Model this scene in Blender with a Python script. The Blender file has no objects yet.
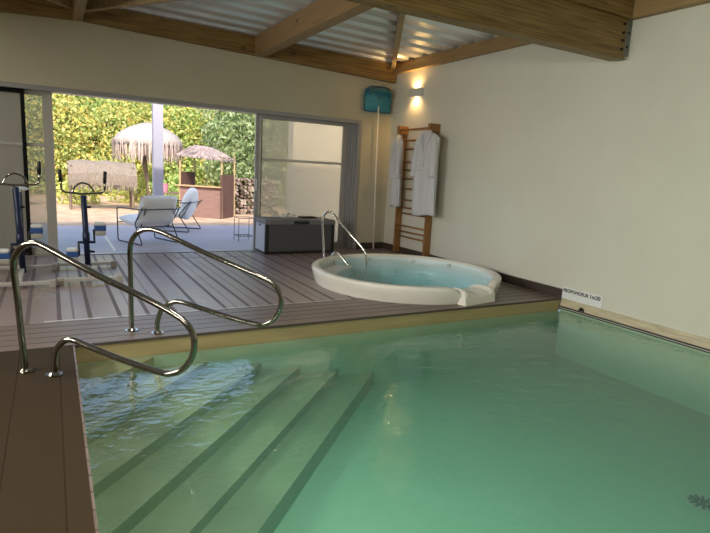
import bpy, bmesh, math, random
from mathutils import Vector, Matrix
random.seed(7)
PI = math.pi
C = bpy.context.scene.collection
scene = bpy.context.scene

# ------------------------------------------------------------------ helpers
def link(name, bm, mat, parent=None, smooth=False, loc=None, bevel=0):
    me = bpy.data.meshes.new(name)
    bmesh.ops.recalc_face_normals(bm, faces=bm.faces[:])
    bm.to_mesh(me); bm.free()
    if smooth:
        for p in me.polygons: p.use_smooth = True
    o = bpy.data.objects.new(name, me); C.objects.link(o)
    if mat: me.materials.append(mat)
    if parent: o.parent = parent
    if loc: o.location = loc
    if bevel:
        b = o.modifiers.new('bevel', 'BEVEL'); b.width = bevel; b.segments = 2; b.limit_method = 'ANGLE'
    return o

def empty(name, loc, label, cat, group=None, rz=0):
    o = bpy.data.objects.new(name, None); C.objects.link(o)
    o.location = loc; o.rotation_euler = (0, 0, rz)
    o['label'] = label; o['category'] = cat
    o.empty_display_size = .1
    if group: o['group'] = group
    return o

def tag(o, label, cat, group=None, kind=None):
    o['label'] = label; o['category'] = cat
    if group: o['group'] = group
    if kind: o['kind'] = kind
    return o

def struct(o, label=None):
    o['kind'] = 'structure'
    if label: o['label'] = label
    return o

def box(bm, x0, x1, y0, y1, z0, z1, M=None):
    vs = [bm.verts.new(Vector((x, y, z)) if M is None else M @ Vector((x, y, z)))
          for x in (x0, x1) for y in (y0, y1) for z in (z0, z1)]
    for f in ((0,1,3,2),(4,6,7,5),(0,4,5,1),(2,3,7,6),(0,2,6,4),(1,5,7,3)):
        bm.faces.new([vs[i] for i in f])
    return bm

def B(*a, **k):
    return box(bmesh.new(), *a, **k)

def quad(bm, pts):
    bm.faces.new([bm.verts.new(Vector(p)) for p in pts])
    return bm

def hexa(bm, lo, hi):
    """lo, hi: 4 points each (same order)"""
    a = [bm.verts.new(Vector(p)) for p in lo]; b = [bm.verts.new(Vector(p)) for p in hi]
    bm.faces.new(a); bm.faces.new(b)
    for i in range(4):
        bm.faces.new((a[i], a[(i+1) % 4], b[(i+1) % 4], b[i]))
    return bm

def smooth_path(pts, r=4):
    """Catmull-Rom resample"""
    P = [Vector(p) for p in pts]
    out = []
    for i in range(len(P)-1):
        p0 = P[max(i-1, 0)]; p1 = P[i]; p2 = P[i+1]; p3 = P[min(i+2, len(P)-1)]
        for k in range(r):
            t = k/r
            out.append(.5*((2*p1)+(-p0+p2)*t+(2*p0-5*p1+4*p2-p3)*t*t+(-p0+3*p1-3*p2+p3)*t**3))
    out.append(P[-1])
    return out

def rounded(pts, rad, n=6):
    """polyline with filleted corners"""
    P = [Vector(p) for p in pts]; out = [P[0]]
    for i in range(1, len(P)-1):
        a = (P[i-1]-P[i]); b = (P[i+1]-P[i]); la = a.length; lb = b.length
        a.normalize(); b.normalize()
        r = min(rad, la*.48, lb*.48)
        s = P[i]+a*r; e = P[i]+b*r
        for k in range(n+1):
            t = k/n
            out.append(s*(1-t)**2+P[i]*2*t*(1-t)+e*t*t)
    out.append(P[-1])
    return out

def tube(bm, pts, r, seg=10, cap=True):
    P = [Vector(p) for p in pts]
    rs = r if isinstance(r, (list, tuple)) else [r]*len(P)
    T = []
    for i in range(len(P)):
        t = P[min(i+1, len(P)-1)]-P[max(i-1, 0)]
        T.append(t.normalized() if t.length > 1e-9 else Vector((0, 0, 1)))
    up = Vector((0, 0, 1)) if abs(T[0].z) < .9 else Vector((1, 0, 0))
    n = T[0].cross(up).normalized()
    rings = []
    for i, p in enumerate(P):
        if i:
            n = (n-T[i]*n.dot(T[i]))
            n = n.normalized() if n.length > 1e-6 else T[i].orthogonal().normalized()
        b = T[i].cross(n)
        rings.append([bm.verts.new(p+(n*math.cos(a)+b*math.sin(a))*rs[i]) for a in [2*PI*k/seg for k in range(seg)]])
    for i in range(len(rings)-1):
        for k in range(seg):
            bm.faces.new((rings[i][k], rings[i][(k+1) % seg], rings[i+1][(k+1) % seg], rings[i+1][k]))
    if cap:
        bm.faces.new(rings[0][::-1]); bm.faces.new(rings[-1])
    return bm

def tb(pts, r, seg=10):
    return tube(bmesh.new(), pts, r, seg)

def cyl(bm, c, r, z0, z1, seg=20, r2=None, M=None):
    r2 = r if r2 is None else r2
    a = []; b = []
    for k in range(seg):
        an = 2*PI*k/seg
        p = Vector((c[0]+r*math.cos(an), c[1]+r*math.sin(an), z0)); q = Vector((c[0]+r2*math.cos(an), c[1]+r2*math.sin(an), z1))
        if M is not None: p = M @ p; q = M @ q
        a.append(bm.verts.new(p)); b.append(bm.verts.new(q))
    for k in range(seg):
        bm.faces.new((a[k], a[(k+1) % seg], b[(k+1) % seg], b[k]))
    bm.faces.new(a[::-1]); bm.faces.new(b)
    return bm

def loft(bm, rings, cap=True, closed=True):
    R = [[bm.verts.new(Vector(p)) for p in ring] for ring in rings]
    n = len(R[0])
    for i in range(len(R)-1):
        for k in range(n if closed else n-1):
            bm.faces.new((R[i][k], R[i][(k+1) % n], R[i+1][(k+1) % n], R[i+1][k]))
    if cap and closed:
        bm.faces.new(R[0][::-1]); bm.faces.new(R[-1])
    return bm

# ------------------------------------------------------------------ materials
def newmat(name):
    m = bpy.data.materials.new(name); m.use_nodes = True
    nt = m.node_tree; nt.nodes.clear()
    out = nt.nodes.new('ShaderNodeOutputMaterial')
    return m, nt, out

def N(nt, t, **k):
    n = nt.nodes.new(t)
    for a, v in k.items(): setattr(n, a, v)
    return n

def mat(name, col, rough=.5, metal=0, spec=.5, col2=None, nscale=8, stretch=(1, 1, 1), bump=0, detail=4, alpha=1, lo=.35, hi=.65, trans=0):
    m, nt, out = newmat(name)
    b = N(nt, 'ShaderNodeBsdfPrincipled')
    b.inputs['Base Color'].default_value = (*col, 1)
    b.inputs['Roughness'].default_value = rough; b.inputs['Metallic'].default_value = metal
    b.inputs['Specular IOR Level'].default_value = spec
    if trans: b.inputs['Transmission Weight'].default_value = trans
    if col2 or bump:
        tc = N(nt, 'ShaderNodeTexCoord'); mp = N(nt, 'ShaderNodeMapping'); mp.inputs['Scale'].default_value = stretch
        nz = N(nt, 'ShaderNodeTexNoise'); nz.inputs['Scale'].default_value = nscale; nz.inputs['Detail'].default_value = detail
        nt.links.new(tc.outputs['Object'], mp.inputs[0]); nt.links.new(mp.outputs[0], nz.inputs['Vector'])
        if col2:
            r = N(nt, 'ShaderNodeValToRGB')
            r.color_ramp.elements[0].position = lo; r.color_ramp.elements[1].position = hi
            r.color_ramp.elements[0].color = (*col, 1); r.color_ramp.elements[1].color = (*col2, 1)
            nt.links.new(nz.outputs['Fac'], r.inputs[0]); nt.links.new(r.outputs[0], b.inputs['Base Color'])
        if bump:
            bp = N(nt, 'ShaderNodeBump'); bp.inputs['Strength'].default_value = bump; bp.inputs['Distance'].default_value = .02
            nt.links.new(nz.outputs['Fac'], bp.inputs['Height']); nt.links.new(bp.outputs[0], b.inputs['Normal'])
    nt.links.new(b.outputs[0], out.inputs[0])
    return m

def planks(name, axis, width, c1, c2, groove, rough=.4, length=3.0, gw=.1, bump=.5, double=0.0, spec=.5):
    """boards running along axis ('x' or 'y'), dark groove bands between them"""
    m, nt, out = newmat(name)
    L = nt.links.new
    b = N(nt, 'ShaderNodeBsdfPrincipled'); b.inputs['Specular IOR Level'].default_value = spec
    tc = N(nt, 'ShaderNodeTexCoord'); sx = N(nt, 'ShaderNodeSeparateXYZ'); L(tc.outputs['Object'], sx.inputs[0])
    across = sx.outputs['X'] if axis == 'y' else sx.outputs['Y']
    along = sx.outputs['Y'] if axis == 'y' else sx.outputs['X']
    def mth(op, a, bb=None, c=None):
        n = N(nt, 'ShaderNodeMath', operation=op)
        for i, v in enumerate((a, bb, c)):
            if v is None: continue
            if isinstance(v, (int, float)): n.inputs[i].default_value = v
            else: L(v, n.inputs[i])
        return n.outputs[0]
    u = mth('DIVIDE', across, width)
    idx = mth('FLOOR', u); fr = mth('FRACT', u)
    wn = N(nt, 'ShaderNodeTexWhiteNoise', noise_dimensions='1D'); L(idx, wn.inputs['W'])
    g = mth('LESS_THAN', fr, gw)
    if double:
        g2 = mth('MULTIPLY', mth('GREATER_THAN', fr, .5), mth('LESS_THAN', fr, .5+double))
        rnd = mth('GREATER_THAN', wn.outputs['Value'], .55)
        g = mth('MAXIMUM', g, mth('MULTIPLY', mth('MULTIPLY', g2, rnd), .55))
    off = mth('MULTIPLY', wn.outputs['Value'], length)
    v = mth('DIVIDE', mth('ADD', along, off), length)
    j = mth('LESS_THAN', mth('FRACT', v), .008/length*1.0)
    # grain
    mp = N(nt, 'ShaderNodeMapping'); mp.inputs['Scale'].default_value = (60, 2.5, 1) if axis == 'y' else (2.5, 60, 1)
    L(tc.outputs['Object'], mp.inputs[0])
    nz = N(nt, 'ShaderNodeTexNoise'); nz.inputs['Scale'].default_value = 1; nz.inputs['Detail'].default_value = 3; L(mp.outputs[0], nz.inputs['Vector'])
    fac = mth('ADD', mth('MULTIPLY', wn.outputs['Value'], .55), mth('MULTIPLY', nz.outputs['Fac'], .45))
    mx = N(nt, 'ShaderNodeMix', data_type='RGBA'); L(fac, mx.inputs[0]); mx.inputs[6].default_value = (*c1, 1); mx.inputs[7].default_value = (*c2, 1)
    m2 = N(nt, 'ShaderNodeMix', data_type='RGBA'); L(mth('MAXIMUM', g, mth('MULTIPLY', j, .5)), m2.inputs[0]); L(mx.outputs[2], m2.inputs[6]); m2.inputs[7].default_value = (*groove, 1)
    L(m2.outputs[2], b.inputs['Base Color'])
    # large soft roughness variation
    n2 = N(nt, 'ShaderNodeTexNoise'); n2.inputs['Scale'].default_value = 1.3; L(tc.outputs['Object'], n2.inputs['Vector'])
    L(mth('ADD', mth('MULTIPLY', n2.outputs['Fac'], .25), mth('ADD', mth('MULTIPLY', g, .3), rough-.12)), b.inputs['Roughness'])
    bp = N(nt, 'ShaderNodeBump'); bp.inputs['Strength'].default_value = bump; bp.inputs['Distance'].default_value = .004
    L(mth('SUBTRACT', mth('MULTIPLY', nz.outputs['Fac'], .3), g), bp.inputs['Height']); L(bp.outputs[0], b.inputs['Normal'])
    L(b.outputs[0], out.inputs[0])
    return m

def leafmat(name, cols, rough=.55, trans=.35):
    m, nt, out = newmat(name); L = nt.links.new
    geo = N(nt, 'ShaderNodeNewGeometry'); r = N(nt, 'ShaderNodeValToRGB')
    cr = r.color_ramp; cr.elements[0].color = (*cols[0], 1); cr.elements[1].color = (*cols[-1], 1)
    for i, c in enumerate(cols[1:-1]):
        e = cr.elements.new((i+1)/(len(cols)-1)); e.color = (*c, 1)
    L(geo.outputs['Random Per Island'], r.inputs[0])
    d = N(nt, 'ShaderNodeBsdfDiffuse'); t = N(nt, 'ShaderNodeBsdfTranslucent'); mx = N(nt, 'ShaderNodeMixShader'); mx.inputs[0].default_value = trans
    L(r.outputs[0], d.inputs[0]); L(r.outputs[0], t.inputs[0]); L(d.outputs[0], mx.inputs[1]); L(t.outputs[0], mx.inputs[2]); L(mx.outputs[0], out.inputs[0])
    return m

def water_mat(name, absorb, density, refl=1.0, ripple=.12, scale=3.0, tint=(1, 1, 1), rough=.02, stretch=(1, 1, 1), scatter=None, sdens=0):
    m, nt, out = newmat(name); L = nt.links.new
    tr = N(nt, 'ShaderNodeBsdfTransparent'); tr.inputs[0].default_value = (*tint, 1)
    gl = N(nt, 'ShaderNodeBsdfGlossy'); gl.inputs['Roughness'].default_value = rough
    tc = N(nt, 'ShaderNodeTexCoord')
    mp = N(nt, 'ShaderNodeMapping'); mp.inputs['Scale'].default_value = stretch; L(tc.outputs['Object'], mp.inputs[0])
    n1 = N(nt, 'ShaderNodeTexNoise'); n1.inputs['Scale'].default_value = scale; n1.inputs['Detail'].default_value = 2.5; n1.inputs['Distortion'].default_value = .6
    L(mp.outputs[0], n1.inputs['Vector'])
    n2 = N(nt, 'ShaderNodeTexNoise'); n2.inputs['Scale'].default_value = scale*3.7; n2.inputs['Detail'].default_value = 1.5
    L(mp.outputs[0], n2.inputs['Vector'])
    ad = N(nt, 'ShaderNodeMath', operation='MULTIPLY_ADD'); ad.inputs[1].default_value = .3; L(n2.outputs['Fac'], ad.inputs[0]); L(n1.outputs['Fac'], ad.inputs[2])
    bp = N(nt, 'ShaderNodeBump'); bp.inputs['Strength'].default_value = 1; bp.inputs['Distance'].default_value = ripple
    L(ad.outputs[0], bp.inputs['Height'])
    L(bp.outputs[0], gl.inputs['Normal'])
    fr = N(nt, 'ShaderNodeFresnel'); fr.inputs['IOR'].default_value = 1.33; L(bp.outputs[0], fr.inputs['Normal'])
    mu = N(nt, 'ShaderNodeMath', operation='MULTIPLY'); mu.inputs[1].default_value = refl; L(fr.outputs[0], mu.inputs[0])
    geo = N(nt, 'ShaderNodeNewGeometry')
    inv = N(nt, 'ShaderNodeMath', operation='SUBTRACT'); inv.inputs[0].default_value = 1; L(geo.outputs['Backfacing'], inv.inputs[1])
    m3 = N(nt, 'ShaderNodeMath', operation='MULTIPLY'); L(mu.outputs[0], m3.inputs[0]); L(inv.outputs[0], m3.inputs[1])
    mx = N(nt, 'ShaderNodeMixShader'); L(m3.outputs[0], mx.inputs[0]); L(tr.outputs[0], mx.inputs[1]); L(gl.outputs[0], mx.inputs[2])
    L(mx.outputs[0], out.inputs[0])
    va = N(nt, 'ShaderNodeVolumeAbsorption'); va.inputs['Color'].default_value = (*absorb, 1); va.inputs['Density'].default_value = density
    if sdens:
        vs = N(nt, 'ShaderNodeVolumeScatter'); vs.inputs['Color'].default_value = (*scatter, 1); vs.inputs['Density'].default_value = sdens
        av = N(nt, 'ShaderNodeAddShader'); L(va.outputs[0], av.inputs[0]); L(vs.outputs[0], av.inputs[1]); L(av.outputs[0], out.inputs['Volume'])
    else:
        L(va.outputs[0], out.inputs['Volume'])
    return m

def glass_mat(name, col, diffuse=.0, tint=(1, 1, 1), rough=.03, blur=None, refl=1):
    """thin pane: transparent + Fresnel gloss + an optional film of haze on the glass"""
    m, nt, out = newmat(name); L = nt.links.new
    tr = N(nt, 'ShaderNodeBsdfTransparent'); tr.inputs[0].default_value = (*tint, 1)
    gl = N(nt, 'ShaderNodeBsdfGlossy'); gl.inputs['Roughness'].default_value = rough
    fr = N(nt, 'ShaderNodeFresnel'); fr.inputs['IOR'].default_value = 1.5
    mu = N(nt, 'ShaderNodeMath', operation='MULTIPLY'); mu.inputs[1].default_value = refl; L(fr.outputs[0], mu.inputs[0])
    df = N(nt, 'ShaderNodeBsdfDiffuse'); df.inputs[0].default_value = (*col, 1)
    tl = N(nt, 'ShaderNodeBsdfTranslucent'); tl.inputs[0].default_value = (*col, 1)
    hz = N(nt, 'ShaderNodeMixShader'); hz.inputs[0].default_value = .5; L(df.outputs[0], hz.inputs[1]); L(tl.outputs[0], hz.inputs[2])
    a = N(nt, 'ShaderNodeMixShader'); a.inputs[0].default_value = diffuse; L(tr.outputs[0], a.inputs[1]); L(hz.outputs[0], a.inputs[2])
    b = N(nt, 'ShaderNodeMixShader'); L(mu.outputs[0], b.inputs[0]); L(a.outputs[0], b.inputs[1]); L(gl.outputs[0], b.inputs[2])
    L(b.outputs[0], out.inputs[0])
    return m

def emit(name, col, s):
    m, nt, out = newmat(name); e = N(nt, 'ShaderNodeEmission'); e.inputs[0].default_value = (*col, 1); e.inputs[1].default_value = s
    nt.links.new(e.outputs[0], out.inputs[0]); return m

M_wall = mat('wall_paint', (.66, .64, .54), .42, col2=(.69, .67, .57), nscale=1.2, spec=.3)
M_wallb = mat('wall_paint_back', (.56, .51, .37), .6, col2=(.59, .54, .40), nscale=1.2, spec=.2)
M_deck = planks('deck_planks', 'y', .25, (.25, .195, .185), (.32, .25, .235), (.135, .10, .096), rough=.31, gw=.15, bump=.2, double=.08, length=2.4)
M_edge = planks('edge_planks', 'x', .142, (.16, .118, .098), (.20, .15, .128), (.085, .062, .054), rough=.38, gw=.12, length=2.6)
M_left = planks('side_planks_no_sheen', 'y', .25, (.036, .023, .011), (.043, .028, .014), (.026, .016, .008), rough=.6, gw=.03, length=1.9, bump=.2, spec=.12)  # same boards as the deck, darkened to stand for missing sky reflection
M_terr = planks('terrace_planks', 'x', .145, (.40, .37, .40), (.48, .44, .47), (.24, .22, .25), rough=.5, gw=.07, length=2.8)
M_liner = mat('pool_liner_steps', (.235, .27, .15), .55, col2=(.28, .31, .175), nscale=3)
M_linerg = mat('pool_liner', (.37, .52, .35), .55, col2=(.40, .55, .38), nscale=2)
M_band = mat('liner_band', (.36, .285, .13), .5, col2=(.43, .34, .165), nscale=2.2, stretch=(.6, .6, 6))
M_beige = mat('beige_stone_strip', (.50, .42, .28), .6, col2=(.66, .57, .40), nscale=9, stretch=(1, .5, 4), bump=.2)
M_rail_dark = mat('dark_seal', (.03, .03, .025), .5)
M_alu = mat('grey_aluminium', (.40, .39, .39), .4, metal=.3)
M_alu_bg = mat('beige_grey_aluminium', (.56, .54, .49), .4, metal=.2)
M_alu_lt = mat('light_aluminium', (.62, .60, .56), .35, metal=.3)
M_alu_dk = mat('dark_aluminium', (.045, .045, .05), .4)
M_alu_blk = mat('black_frame', (.012, .012, .012), .7, spec=.1)
M_skirt = mat('dark_brown_skirting', (.060, .042, .032), .5)
M_metal = mat('galvanised_sheet', (.78, .80, .84), .28, metal=.5, col2=(.84, .86, .90), nscale=3)
M_wood = mat('glulam_wood', (.31, .185, .055), .5, col2=(.17, .09, .024), nscale=3, stretch=(.6, 14, 14), bump=.2, lo=.36, hi=.64)
M_woody = mat('glulam_wood_rafter', (.36, .235, .10), .5, col2=(.26, .155, .06), nscale=3, stretch=(14, .6, 14), bump=.15, lo=.3, hi=.7)
def add_knots(m, scale, stretch):
    nt = m.node_tree; L = nt.links.new
    b = [n for n in nt.nodes if n.type == 'BSDF_PRINCIPLED'][0]
    src = b.inputs['Base Color'].links[0].from_socket
    tc = N(nt, 'ShaderNodeTexCoord'); mp = N(nt, 'ShaderNodeMapping'); mp.inputs['Scale'].default_value = stretch; L(tc.outputs['Object'], mp.inputs[0])
    v = N(nt, 'ShaderNodeTexVoronoi'); v.inputs['Scale'].default_value = scale; L(mp.outputs[0], v.inputs['Vector'])
    mr = N(nt, 'ShaderNodeMapRange'); mr.inputs[1].default_value = .09; mr.inputs[2].default_value = .16; mr.inputs[3].default_value = .75; mr.inputs[4].default_value = 0; L(v.outputs['Distance'], mr.inputs[0])
    mx = N(nt, 'ShaderNodeMix', data_type='RGBA'); L(mr.outputs[0], mx.inputs[0]); L(src, mx.inputs[6]); mx.inputs[7].default_value = (.06, .03, .012, 1)
    L(mx.outputs[2], b.inputs['Base Color'])
add_knots(M_wood, 4.5, (.7, 1, 1)); add_knots(M_woody, 4.5, (1, .7, 1))
M_woodlt = mat('pale_planed_wood', (.46, .33, .18), .5, col2=(.37, .25, .12), nscale=4, stretch=(4, 4, 4), bump=.1)
M_chrome = mat('polished_steel', (.30, .28, .245), .11, metal=1)
M_chrome2 = mat('bright_steel', (.72, .71, .68), .12, metal=1)
M_tub = mat('tub_acrylic', (.83, .80, .72), .22, spec=.6)
M_tubin = mat('tub_inside', (.82, .88, .88), .25)
M_white = mat('white_plastic', (.80, .80, .78), .35)
M_robe = mat('white_terry', (.66, .65, .66), .95, bump=.6, nscale=60, spec=.1)
M_bars = mat('varnished_beech', (.33, .16, .045), .4, col2=(.25, .115, .03), nscale=5, stretch=(3, 3, 1))
M_barsd = mat('varnished_beech_rung', (.32, .155, .05), .4)
M_blue = mat('net_blue', (.03, .24, .34), .5)
M_bluedk = mat('net_frame_blue', (.02, .14, .20), .4)
M_pole = mat('net_pole', (.85, .80, .70), .4)
M_boxg = mat('box_grey', (.085, .085, .088), .6, bump=.1, nscale=20)
M_boxl = mat('box_side_grey', (.42, .45, .52), .5)
M_black = mat('black_plastic', (.012, .012, .014), .45)
M_navy = mat('navy_paint', (.012, .022, .07), .35)
M_bluestrap = mat('blue_strap', (.03, .10, .32), .6)
M_greyplastic = mat('grey_plastic', (.45, .43, .38), .5)
M_cush = mat('white_cushion', (.96, .94, .89), .9, bump=.2, nscale=5)
M_wire = mat('dark_steel_wire', (.05, .05, .055), .4, metal=.6)
M_thatch = mat('palm_thatch', (.27, .245, .225), .95, col2=(.38, .35, .325), nscale=4, stretch=(9, 9, .8), bump=.5, spec=.1)
M_fringe = mat('palm_fringe', (.40, .30, .26), .95, col2=(.54, .44, .39), nscale=6, stretch=(12, 12, 1), spec=.1)
M_canopy = mat('grey_reed', (.15, .12, .095), .95, col2=(.27, .225, .18), nscale=5, stretch=(20, 4, 1.2), bump=.4, spec=.1)
M_reed = mat('reed_screen', (.17, .10, .08), .9, col2=(.09, .05, .045), nscale=3, stretch=(30, 30, .7), bump=.4, spec=.1)
M_reedh = mat('bamboo_cladding', (.31, .19, .155), .85, col2=(.21, .125, .105), nscale=3, stretch=(1, 1, 30), bump=.4, spec=.1)
M_bark = mat('bark', (.12, .08, .055), .9, col2=(.22, .16, .11), nscale=5, stretch=(3, 3, .6), bump=.5)
M_sand = mat('sandy_ground', (.40, .26, .16), .95, col2=(.58, .41, .27), nscale=2.5, bump=.3, detail=8)
M_column = mat('lilac_white_paint', (.37, .35, .41), .6)
M_cream = mat('cream_render', (.72, .66, .54), .8)
M_sign = mat('sign_white', (.78, .78, .76), .4)
M_ink = mat('sign_black', (.02, .02, .02), .6)
M_lamp = mat('plaster_lamp', (.55, .58, .55), .6)
M_pink = mat('pink_plastic', (.75, .22, .30), .5)
M_towel = mat('white_towel', (.75, .73, .70), .95, bump=.4, nscale=25)
M_logs = leafmat('split_logs', [(.06, .04, .03), (.26, .19, .15), (.44, .36, .30), (.14, .09, .07)], trans=0)
M_leafY = leafmat('leaves_autumn', [(.74, .62, .14), (.36, .46, .14), (.80, .74, .30), (.20, .30, .09), (.50, .58, .22), (.74, .50, .16), (.28, .40, .14)])
M_leafG = leafmat('leaves_green', [(.26, .42, .12), (.46, .60, .20), (.20, .34, .10), (.68, .72, .26), (.36, .50, .16)])
M_leafD = leafmat('leaves_greyish', [(.13, .20, .07), (.34, .42, .20), (.20, .28, .11), (.52, .58, .34), (.10, .15, .05)])
M_leafL = leafmat('leaves_low', [(.70, .72, .18), (.40, .46, .16), (.82, .80, .26), (.28, .32, .14)])

def pool_absorb(): pass
M_water = water_mat('pool_water', (.06, .86, .68), .55, refl=1.35, ripple=.008, scale=5.0, stretch=(1, 1.4, 1), scatter=(.45, .92, .74), sdens=.28)
M_tubwater = water_mat('tub_water', (.40, .84, .88), .75, refl=1.0, ripple=.02, scale=6)
M_glassL = glass_mat('hazy_dark_glass', (.80, .77, .68), .82, (.5, .5, .48))
M_glassL2 = glass_mat('light_glass', (.60, .58, .50), .28, (.8, .8, .78))
M_glassR = glass_mat('frosted_glass', (.80, .72, .56), .50, (.98, .95, .88), refl=.8)

# ------------------------------------------------------------------ constants of the place (metres)
XL, XR = .10, 5.67          # pool left edge, right wall
YB = 4.57                   # pool far edge
YF = -2.6                   # pool near edge
YW = 8.90                   # inside face of the garden wall
WL = -.15                   # water level
FL = -.76                  # pool floor
RX0, RY0 = -3.6, -4.2       # room extents
TUB = Vector((4.155, 5.93, 0)); TR = 1.27
def roofz(x): return 3.56-.022*x

# ------------------------------------------------------------------ floor
def flat_with_hole(outer, hole=None, z=0):
    bm = bmesh.new(); edges = []
    for loop in (outer, hole):
        if not loop: continue
        vs = [bm.verts.new((p[0], p[1], z)) for p in loop]
        for i in range(len(vs)): edges.append(bm.edges.new((vs[i], vs[(i+1) % len(vs)])))
    bmesh.ops.triangle_fill(bm, edges=edges, use_beauty=True, normal=(0, 0, 1))
    for f in bm.faces:
        if f.normal.z < 0: f.normal_flip()
    return bm
def link_flat(name, bm, m):
    me = bpy.data.meshes.new(name); bm.to_mesh(me); bm.free(); me.materials.append(m)
    o = bpy.data.objects.new(name, me); C.objects.link(o); return o

YE = 5.27
ringc = [(TUB.x+1.2*math.cos(a), TUB.y+1.2*math.sin(a)) for a in [2*PI*k/48 for k in range(48)]]
inn = [p for p in ringc if p[1] > YE]
# main floor in front of the doors, notched round the tub
th = math.asin((TUB.y-YE)/1.2)
arc = [(TUB.x+1.2*math.cos(a), TUB.y+1.2*math.sin(a)) for a in [(-th)+(PI+2*th)*k/32 for k in range(33)]]
outer = [(RX0, YE)]+arc[::-1]+[(XR, YE), (XR, YW+.28), (RX0, YW+.28)]
struct(link_flat('floor', flat_with_hole(outer), M_deck))
arc2 = [(TUB.x+1.2*math.cos(a), TUB.y+1.2*math.sin(a)) for a in [(PI+th)+(PI-2*th)*k/20 for k in range(21)]]
outer = [(RX0, YB), (XR, YB), (XR, YE)]+arc2[::-1]+[(RX0, YE)]
struct(link_flat('floor_pool_border', flat_with_hole(outer), M_edge))
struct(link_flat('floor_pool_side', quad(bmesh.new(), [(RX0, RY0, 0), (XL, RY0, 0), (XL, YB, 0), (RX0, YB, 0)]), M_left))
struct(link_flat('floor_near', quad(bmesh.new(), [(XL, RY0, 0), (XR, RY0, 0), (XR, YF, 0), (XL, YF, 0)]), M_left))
# pale joint strips in the floor
struct(link('trim_1', B(-.10, .36, YE+.02, YE+.05, 0, .002), M_alu_lt))
struct(link('trim_2', B(.36, 2.9, YE+.025, YE+.04, 0, .0015), M_alu_lt))
# dark slot drain in the deck
o = empty('floor_drain_slot', (2.19, 8.42, 0), 'long thin dark slot drain in the lilac deck before the garden opening', 'drain')
link('slot', B(-.56, .56, -.012, .012, 0, .003), M_black, o)
for s in (-1, 1): link('drain_edge', B(-.57, .57, s*.018-.004, s*.018+.004, 0, .004), M_alu, o)

# ------------------------------------------------------------------ pool basin
bm = bmesh.new()
quad(bm, [(XL, YF, WL-.012), (XL, YB, WL-.012), (XL, YB, FL), (XL, YF, FL)])
struct(link_flat('wall_pool_left', bm, M_linerg))
struct(link('trim_13', B(XL-.01, XL, YF, YB, WL-.012, -.021), M_band))
bm = bmesh.new(); quad(bm, [(XL, YB, WL-.012), (XR, YB, WL-.012), (XR, YB, FL), (XL, YB, FL)])
struct(link_flat('wall_pool_far', bm, M_linerg))
struct(link('trim_12', B(XL, XR-.03, YB, YB+.01, WL-.012, -.021), M_band))
bm = bmesh.new(); quad(bm, [(XR, YF, -.13), (XR, YB, -.13), (XR, YB, FL), (XR, YF, FL)])
struct(link_flat('wall_pool_right', bm, M_linerg))
bm = bmesh.new(); quad(bm, [(XL, YF, -.0), (XR, YF, 0), (XR, YF, FL), (XL, YF, FL)])
struct(link_flat('wall_pool_near', bm, M_linerg))
bm = bmesh.new(); quad(bm, [(XL, YF, FL), (XR, YF, FL), (XR, YB, FL), (XL, YB, FL)])
struct(link_flat('floor_pool', bm, M_linerg))
# thin overhanging deck edge
bm = bmesh.new(); box(bm, XL, XR-.001, YB-.012, YB+.02, -.022, -.001); box(bm, XL-.02, XL+.012, YF, YB, -.022, -.001)
struct(link('trim_3', bm, M_edge))
# diagonal corner steps, each a slab reaching down to the basin floor; nosings follow y - x = c
steps = [(3.87, -.172), (3.42, -.27), (2.92, -.35), (2.52, -.43), (2.10, -.52), (1.68, -.60)]
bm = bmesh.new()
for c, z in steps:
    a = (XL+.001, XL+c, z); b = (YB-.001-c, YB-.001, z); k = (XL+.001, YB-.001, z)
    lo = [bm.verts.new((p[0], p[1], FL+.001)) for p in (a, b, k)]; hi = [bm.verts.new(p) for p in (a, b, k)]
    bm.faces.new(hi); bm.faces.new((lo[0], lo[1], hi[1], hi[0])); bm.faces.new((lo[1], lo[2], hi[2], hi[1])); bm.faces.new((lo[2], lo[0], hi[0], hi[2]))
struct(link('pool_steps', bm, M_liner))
# water
bm = bmesh.new()
box(bm, XL+.001, XR-.001, YF+.001, YB-.001, FL+.0005, WL)
o = link('pool_water', bm, M_water)
tag(o, 'green rippled water filling the indoor swimming pool', 'water', kind='stuff')

# right-hand pool wall trim: beige strip, double dark rail, liner edge
struct(link('trim_4', B(XR-.012, XR+.02, YF, YB-.001, -.10, 0.0), M_beige))
struct(link('trim_5', B(XR-.028, XR, YF, YB-.001, -.112, -.098), M_rail_dark))
struct(link('trim_6', B(XR-.022, XR, YF, YB-.001, -.122, -.112), M_alu_lt))
struct(link('trim_7', B(XR-.03, XR, YF, YB-.001, -.134, -.122), M_rail_dark))
o = empty('pool_inlet', (XR-.012, 4.245, -.075), 'dark half round overflow hole in the beige strip under the depth sign', 'inlet')
bm = bmesh.new(); n = 14
pts = [(-.004, .035*math.cos(PI*k/n), .042*math.sin(PI*k/n)-.02) for k in range(n+1)]
pts2 = [(.004, p[1], p[2]) for p in pts]
loft(bm, [pts, pts2]); link('opening', bm, M_black, o)
bm = tb([(-.006, .039*math.cos(PI*k/n), .046*math.sin(PI*k/n)-.02) for k in range(n+1)], .004, 6); link('rim', bm, M_skirt, o)
# floor drain of the pool
o = empty('pool_floor_drain', (4.00, 1.80, FL), 'dark round drain grate seen through the water at lower right', 'drain')
link('drain_plate', cyl(bmesh.new(), (0, 0), .11, 0, .008, 28), M_greyplastic, o)
bm = bmesh.new()
for k in range(12):
    Mx = Matrix.Rotation(2*PI*k/12, 4, 'Z'); box(bm, .03, .095, -.009, .009, .008, .012, Mx)
cyl(bm, (0, 0), .02, .008, .013, 12)
link('grate_slots', bm, M_black, o)

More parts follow.
